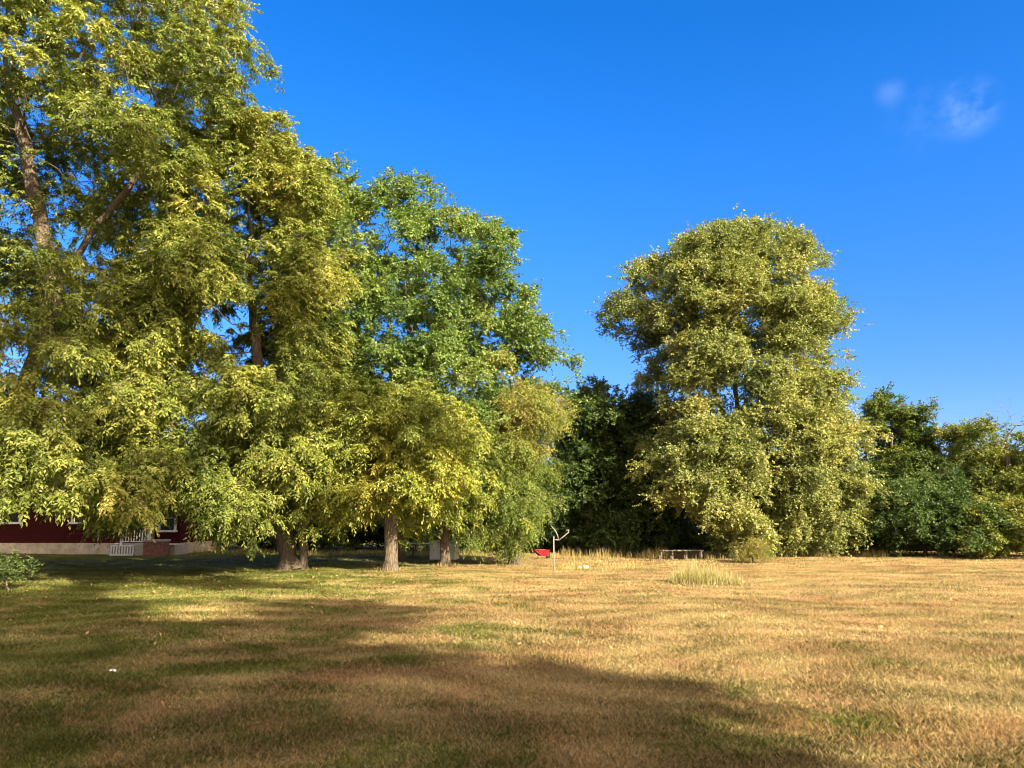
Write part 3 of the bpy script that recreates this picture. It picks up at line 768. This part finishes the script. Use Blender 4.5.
def siding(bm):
    nb = 16; hgt = (ze + .05 - zf) / nb
    for k in range(nb):
        z = zf + k * hgt
        vs = [bm.verts.new(p) for p in ((X0, HY - .022, z), (X1, HY - .022, z), (X1, HY, z + hgt), (X0, HY, z + hgt), (X0, HY, z), (X1, HY, z))]
        bm.faces.new((vs[0], vs[1], vs[2], vs[3])); bm.faces.new((vs[4], vs[5], vs[1], vs[0]))
    box(bm, X0, X1, HY + .004, HY + 5, zf + .004, ze + .05)
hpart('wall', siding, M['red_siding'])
hpart('foundation', lambda bm: box(bm, X0 - .04, X1 + .04, HY - .07, HY + 5.04, -.4, zf), M['foundation'])


def roof(bm):
    e0, e1, yr = HY - .75, HY + 5.7, HY + 2.5
    zr = ze + 1.3; th = .12
    prof = [(e0, ze), (yr, zr), (e1, ze), (e1, ze - th), (yr, zr - th), (e0, ze - th)]
    a = [bm.verts.new((X0 - .5, y, z)) for y, z in prof]; b = [bm.verts.new((X1 + .5, y, z)) for y, z in prof]
    for i in range(6): bm.faces.new((a[i], a[(i + 1) % 6], b[(i + 1) % 6], b[i]))
    bm.faces.new((a[0], a[1], a[4], a[5])); bm.faces.new((a[1], a[2], a[3], a[4])); bm.faces.new((b[5], b[4], b[1], b[0])); bm.faces.new((b[4], b[3], b[2], b[1]))
hpart('roof', roof, M['shingle'])
hpart('gutter', lambda bm: box(bm, X0 - .5, X1 + .5, HY - .87, HY - .755, ze - .12, ze - .01, .02), M['white_paint'])


def window(xa, xb, za, zb):
    t = .10

    def fr(bm):
        box(bm, xa, xb, HY - .085, HY - .025, zb - t, zb); box(bm, xa, xa + t, HY - .085, HY - .025, za, zb - t)
        box(bm, xb - t, xb, HY - .085, HY - .025, za, zb - t)
        box(bm, xa + t, xb - t, HY - .075, HY - .03, (za + zb) / 2 - .025, (za + zb) / 2 + .025)
    f = hpart('window', fr, M['white_paint'])
    hpart('sill', lambda bm: box(bm, xa - .06, xb + .06, HY - .14, HY - .025, za - .09, za), M['white_paint'], f)
    hpart('pane', lambda bm: box(bm, xa + t, xb - t, HY - .055, HY - .035, za, zb - t), M['glass'], f)
window(hx(-32), hx(20), hzz(522), hzz(494)); window(hx(70), hx(99), hzz(522), hzz(496)); window(hx(158), hx(176), hzz(530), hzz(506)); window(hx(-140), hx(-85), hzz(522), hzz(494))
# door and porch
dr = hpart('door', lambda bm: box(bm, hx(140), hx(155), HY - .07, HY - .026, zf + .02, hzz(500)), M['dark_wood'])
hpart('handle', lambda bm: box(bm, hx(141.2), hx(142), HY - .12, HY - .07, 1.3, 1.36), M['galv'], dr)
pr = hpart('porch', lambda bm: box(bm, hx(127), hx(190), HY - 1.5, HY - .075, -.3, zf - .03), M['concrete'])
for px in (137, 163):
    hpart('post', lambda bm: box(bm, hx(px) - .05, hx(px) + .05, HY - 1.42, HY - 1.32, zf - .03, ze + .02, .008), M['white_paint'], pr)


def rail(bm):
    a, b = hx(137) + .055, hx(163) - .055
    box(bm, a, b, HY - 1.40, HY - 1.34, hzz(527), hzz(525.6)); box(bm, a, b, HY - 1.40, HY - 1.34, zf + .08, zf + .13)
    k = 9
    for i in range(1, k):
        x = a + (b - a) * i / k; box(bm, x - .015, x + .015, HY - 1.385, HY - 1.355, zf + .131, hzz(527) - .001)
hpart('railing', rail, M['white_paint'], pr)


def lattice(bm):
    a, b, za, zb = hx(129), hx(151), 0.02, zf - .04
    box(bm, a, b, HY - 1.56, HY - 1.53, zb - .06, zb); box(bm, a, b, HY - 1.56, HY - 1.53, za, za + .06)
    for i in range(9):
        x = a + (b - a - .05) * i / 8; box(bm, x, x + .06, HY - 1.553, HY - 1.535, za + .061, zb - .061)
hpart('skirting', lattice, M['white_paint'], pr)
pl = empty('brick_planter', (hx(176), HY - 1.9, 0), 'low reddish brick planter in front of the porch of the red house', 'planter')
bm = bmesh.new(); box(bm, -.45, .45, -.22, .22, -.1, .62, .01); obj('box', bm, M['brick'], pl)
bm = bmesh.new(); box(bm, -.5, .5, -.26, .26, .623, .70, .012); obj('coping', bm, M['concrete'], pl)


# ------------------------------------------------------------------ yard things
# bent metal pole
g = G(554, 570); PY = g[1]
root = empty('metal_pole', (g[0], PY, gz(g[0], PY)), 'pale metal pole with two bent arms like a V at the lawn edge', 'pole')
loc = lambda px, py: Vector(px2w(px, py, PY)) - Vector((g[0], PY, gz(g[0], PY)))
zt = loc(554, 538).z
bm = bmesh.new(); tube(bm, [(0, 0, -.2), (0, 0, zt)], .017, 10); obj('post', bm, M['galv'], root, True)
bm = bmesh.new(); tube(bm, [(0, 0, zt + .001), (0, 0, zt + .035), (0, 0, zt + .05)], [.026, .026, .01], 10); obj('cap', bm, M['galv'], root, True)
bm = bmesh.new(); tube(bm, [(-.02, 0, zt - .05), loc(559, 540)], .012, 8); obj('bracket', bm, M['galv'], root, True)
bm = bmesh.new(); tube(bm, [loc(558.6, 540), loc(557.6, 535.5), loc(555.4, 530.5), loc(551.3, 526)], .012, 8); obj('arm', bm, M['galv'], root, True)
bm = bmesh.new(); tube(bm, [loc(558.4, 540.5), loc(563, 537), loc(568.5, 532.4), loc(569, 530), loc(566, 530.3)], [.016, .015, .014, .013, .018], 8); obj('arm', bm, M['galv'], root, True)

# red garden cart
RY = 31.5; rx = px2w(542.5, 556, RY)[0]
root = empty('garden_cart', (rx, RY, gz(rx, RY)), 'small red garden cart parked on the grass left of the bent metal pole', 'cart', rz=0.5)
root.scale = (.72, .72, .8)
bm = bmesh.new()
lo_ = [(-.22, -.16), (.22, -.16), (.22, .16), (-.22, .16)]; hi_ = [(-.40, -.26), (.34, -.26), (.34, .26), (-.40, .26)]
a = [bm.verts.new((x, y, .17)) for x, y in lo_]; b = [bm.verts.new((x, y, .44)) for x, y in hi_]; c = [bm.verts.new((x * .94, y * .93, .44)) for x, y in hi_]; d = [bm.verts.new((x * .93, y * .92, .19)) for x, y in lo_]
for i in range(4):
    j = (i + 1) % 4
    bm.faces.new((a[i], a[j], b[j], b[i])); bm.faces.new((b[i], b[j], c[j], c[i])); bm.faces.new((c[i], c[j], d[j], d[i]))
bm.faces.new(a[::-1]); bm.faces.new(d); obj('tray', bm, M['red_paint'], root)
for sy in (-1, 1):
    bm = bmesh.new(); tube(bm, [(.30, sy * .10, .14), (-.15, sy * .17, .15), (-.62, sy * .24, .46)], .016, 8); obj('handle', bm, M['red_paint'], root, True)
    bm = bmesh.new(); tube(bm, [(-.2, sy * .17, .15), (-.27, sy * .18, 0)], .014, 8); obj('leg', bm, M['galv'], root, True)
bm = bmesh.new()
R_ = bmesh.ops.create_cone(bm, cap_ends=True, segments=20, radius1=.14, radius2=.14, depth=.07)
bmesh.ops.rotate(bm, verts=bm.verts, matrix=__import__('mathutils').Matrix.Rotation(math.pi / 2, 3, 'X')); bmesh.ops.translate(bm, verts=bm.verts, vec=(.36, 0, .14))
wh = obj('wheel', bm, M['black_rubber'], root, True)

# white storage chest behind the slender tree
CY = 31.0; cx = px2w(444.5, 556, CY)[0]
root = empty('storage_chest', (cx, CY, gz(cx, CY)), 'white storage chest on the grass half hidden by the slender dark trunk', 'chest', rz=-.25)
bm = bmesh.new(); box(bm, -.52, .52, -.3, .3, .03, .66, .02); obj('body', bm, M['chest_white'], root)
bm = bmesh.new(); box(bm, -.54, .54, -.33, .31, .665, .76, .025); obj('lid', bm, M['chest_white'], root)
bm = bmesh.new(); box(bm, -.09, .09, -.37, -.332, .685, .72, .008); obj('handle', bm, M['galv'], root)

# low rail fence and a dead branch leaning on it
FY = 33.5; fx0, fx1 = px2w(393, 550, FY)[0], px2w(432, 550, FY)[0]
root = empty('rail_fence', (fx0, FY, 0), 'short weathered two rail fence in the shade between the pale trunk and the white chest', 'fence')
Lf = fx1 - fx0
for x in (0.02, Lf * .52, Lf - .02):
    bm = bmesh.new(); box(bm, x - .035, x + .035, -.035, .035, -.2, .62, .006); obj('post', bm, M['grey_wood'], root)
for z in (.2, .5):
    bm = bmesh.new(); box(bm, -.12, Lf + .1, -.062, -.037, z, z + .06, .004); obj('rail', bm, M['white_paint'] if z > .4 else M['grey_wood'], root)
bm = bmesh.new(); q0 = Vector(px2w(415, 556, FY - .2)); q0.z = 0
q = [Vector(px2w(416, 551, FY - .15)), Vector(px2w(418, 540, FY - .1)), Vector(px2w(421, 529, FY)), Vector(px2w(416, 521, FY))]
tube(bm, [q0] + q, [.045, .04, .035, .028, .012], 7); tube(bm, [q[2], Vector(px2w(426, 520, FY))], [.024, .008], 6)
tag(obj('dead_branch', bm, M['pale_bark'], None, True), 'pale forked dead branch leaning against the short rail fence', 'branch')

# low bench
BY = 31.5; b0, b1 = px2w(659, 552, BY), px2w(704, 552, BY)
root = empty('wooden_bench', (b0[0], BY, gz(b0[0], BY)), 'long low wooden bench with thin legs at the wood edge under the lower left cottonwood', 'bench', rz=.12)
Lb = b1[0] - b0[0]
bm = bmesh.new(); box(bm, -.02, Lb, -.16, .16, .33, .375, .006); obj('seat', bm, M['grey_wood'], root)
for x in (.06, .52, 1.1, Lb - .08):
    for y in (-.11, .11):
        bm = bmesh.new(); box(bm, x - .025, x + .025, y - .025, y + .025, -.1, .329); obj('leg', bm, M['grey_wood'], root)


def rock(name, lab, px, py, r_, sd):
    g = G(px, py); bm = bmesh.new(); bmesh.ops.create_icosphere(bm, subdivisions=3, radius=1)
    f = Fld(.9, np.random.default_rng(sd))
    for v in bm.verts:
        k = 1 + .16 * float(f(np.array([v.co]))[0]); v.co = Vector((v.co.x * r_ * 1.15 * k, v.co.y * r_ * k, max(-.4, v.co.z) * r_ * .8 * k))
    o = obj(name, bm, M['stone'], None, True); o.location = (g[0], g[1], gz(g[0], g[1]) + r_ * .25); tag(o, lab, 'stone')
rock('stone', 'larger white stone lying in the dry weeds right of the metal pole', 586, 567, .085, 1)
rock('stone', 'smaller white stone beside the larger one in the dry weeds', 580, 566.6, .05, 2)

# white scrap on the near lawn
g = G(112, 679); bm = bmesh.new(); rr = np.random.default_rng(4)
vv = [[bm.verts.new(((.028) * (i - 1.5) / 1.5 * 1.1, .02 * (j - 1.5) / 1.5, .012 + rr.uniform(-.01, .012))) for i in range(4)] for j in range(4)]
for j in range(3):
    for i in range(3): bm.faces.new((vv[j][i], vv[j][i + 1], vv[j + 1][i + 1], vv[j + 1][i]))
o = obj('paper_scrap', bm, M['white_paint']); o.location = (g[0], g[1], gz(g[0], g[1]) + .025)
sm = o.modifiers.new('thick', 'SOLIDIFY'); sm.thickness = .004
tag(o, 'tiny crumpled white scrap lying on the shaded lawn at lower left', 'scrap')


# ------------------------------------------------------------------ tall grass, weeds, shrubs
M['tall_blade'] = leaf_mat('tall_blade', [(0, (.16, .15, .06)), (.45, (.38, .32, .16)), (1, (.50, .42, .25))], .35, .6)
M['weed_blade'] = leaf_mat('weed_blade', [(0, (.16, .17, .05)), (.45, (.36, .28, .11)), (1, (.46, .33, .16))], .35, .6)


def blades(name, x, y, h, wd, m, r, lean=.35, origin=(0, 0, 0), parent=None):
    n = len(x); az = r.uniform(0, 6.28, n); le = np.abs(r.normal(0, lean, n)); base = np.stack([x, y, gz(x, y) - .01], -1)
    wv = np.stack([np.cos(az + 1.57), np.sin(az + 1.57), np.zeros(n)], -1) * wd * .5
    out = np.stack([np.cos(az), np.sin(az), np.zeros(n)], -1)
    P = []
    for t, wf in ((0, 1), (.4, .9), (.75, .6), (1, .12)):
        c = base + np.array([0, 0, 1.]) * (h * (t - .28 * le * t * t))[:, None] + out * (h * le * t ** 1.8)[:, None]
        P += [c - wv * wf, c + wv * wf]
    V = np.stack(P, 1).reshape(-1, 3) - np.array(origin)
    fs = np.array([0, 1, 3, 2, 2, 3, 5, 4, 4, 5, 7, 6])
    return np_mesh(name, V, 4, (np.arange(n)[:, None] * 8 + fs).ravel(), m, parent, attrs={'tint': np.repeat(np.clip(r.normal(.55, .25, n), 0, 1), 8)})


r = np.random.default_rng(77)
g = G(706, 582); n = 3200
ta = r.uniform(0, 6.28, n); tr = np.sqrt(r.uniform(0, 1, n))
x = g[0] + np.cos(ta) * tr * .88 + r.normal(0, .08, n); y = g[1] + np.sin(ta) * tr * .45 + r.normal(0, .06, n)
hh = (.50 - .26 * tr ** 2) * r.uniform(.35, 1.25, n) * (1 + .3 * np.sin(x * 7) * np.sin(y * 9 + x * 3)) * (1 - .30 * np.clip((x - g[0]) / .9, -.3, 1))
o = blades('grass_tuft', x, y, hh * 1.0, .009, M['tall_blade'], r, .8, (g[0], g[1], 0)); o.location = (g[0], g[1], 0)
tag(o, 'unmown clump of tall pale straw grass standing in the mown lawn', 'grass tuft')

xs, ys, hs_ = [], [], []
for (pa, pb, ya, yb, n, h) in ((556, 642, 25.0, 28.0, 1300, .15), (560, 665, 32, 35, 1500, .34), (770, 880, 32.0, 34, 2400, .26), (500, 560, 32, 35, 900, .18), (700, 760, 31, 34, 700, .22), (640, 720, 33, 36, 500, .18), (890, 1040, 30.8, 31.5, 900, .12), (200, 480, 33, 38, 3500, .22)):
    y = r.uniform(ya, yb, n); px = r.uniform(pa, pb, n); xx = (px - 512) / F_PX * y * 1.0
    cl = np.sin(xx * 2.1 + y) * np.sin(y * 1.9 - xx * .7); q = cl + r.normal(0, .4, n) > -.15
    xs.append(xx[q]); ys.append(y[q]); hs_.append((h * r.uniform(.35, 1.25, n) * (1 + .35 * cl))[q])
for b_ in (bA, bB, bC, bD, bF, (px2w(735, 540, 31.5)), (px2w(815, 540, 33))):
    m_ = 260; a_ = r.uniform(0, 6.28, m_); q_ = r.uniform(.12, .75, m_)
    xs.append(b_[0] + np.cos(a_) * q_); ys.append(b_[1] + np.sin(a_) * q_); hs_.append(.17 * r.uniform(.3, 1.3, m_) * (1.1 - q_))
o = blades('weeds', np.concatenate(xs), np.concatenate(ys), np.concatenate(hs_), .014, M['weed_blade'], r, .35)
tag(o, 'dry tall weeds and seed stalks along the foot of the wood', 'weeds', kind='stuff')

gl = G(8, 592)
make_tree('shrub', 'small leafy shrub with bare twigs on the lawn at the left edge before the house', 'shrub',
          [(-30, 590), (-34, 572), (-15, 562), (8, 560), (24, 570), (30, 586), (24, 598), (-20, 598)], gl[1], gl[:2], .016, 'dark_leaf', 'lobed', bark='grey_twig', n_att=230, step=.14, sprays=1, size=.45, seed=130,
          thick=1, cap=.7, gap=-.6, gap_scale=.4, ppc=9, clump=.13, trunk=[tuple(np.array([gl[0], gl[1], .06])), tuple(np.array([gl[0] - .05, gl[1], .12]))], tint=(.6, .25))
gs = G(753, 562)
make_tree('shrub', 'scruffy brownish shrub at the foot of the tall cottonwood', 'shrub', [(734, 558), (736, 546), (748, 538), (760, 540), (768, 550), (776, 558), (772, 564), (738, 564)], gs[1], gs[:2], .03, 'amber_leaf', 'slim', bark='grey_twig',
          n_att=150, step=.2, sprays=2, size=.6, seed=131, thick=1, cap=.7, gap=-.4, gap_scale=.4, ppc=8, clump=.15, dens=1.3, trunk=[(gs[0], gs[1], .15), (gs[0], gs[1], .35)], tint=(.4, .3))


def fallen():
    r = np.random.default_rng(9); n = 2600
    cx = r.choice([bA[0] + 3, bB[0], bC[0], -2, 4], n); x = cx + r.normal(0, 5, n); y = np.where(r.uniform(0, 1, n) < .7, r.normal(20, 4.5, n), r.uniform(4, 32, n))
    q = (y > 9) & (y < 36); x, y = x[q], y[q]; n = len(x)
    c = np.stack([x, y, gz(x, y) + .03 + r.uniform(0, .02, n)], -1)
    a = r.uniform(0, 6.28, n); t = r.normal(0, .45, (n, 2)); l = r.uniform(.018, .042, n)[:, None]
    u = np.stack([np.cos(a), np.sin(a), t[:, 0]], -1) * l; v = np.stack([-np.sin(a), np.cos(a), t[:, 1]], -1) * l * .45
    V = np.stack([c - u, c + v + np.array([0, 0, .006]), c + u, c - v], 1).reshape(-1, 3)
    o = np_mesh('fallen_leaves', V, 4, np.arange(n * 4), M['fallen'], attrs={'tint': np.repeat(r.uniform(0, 1, n), 4)})
    tag(o, 'small dry fallen leaves scattered over the lawn below the trees', 'leaves', kind='stuff')


M['fallen'] = leaf_mat('fallen_leaf', [(0, (.09, .05, .02)), (.5, (.24, .15, .06)), (1, (.40, .31, .13))], .2)
fallen()
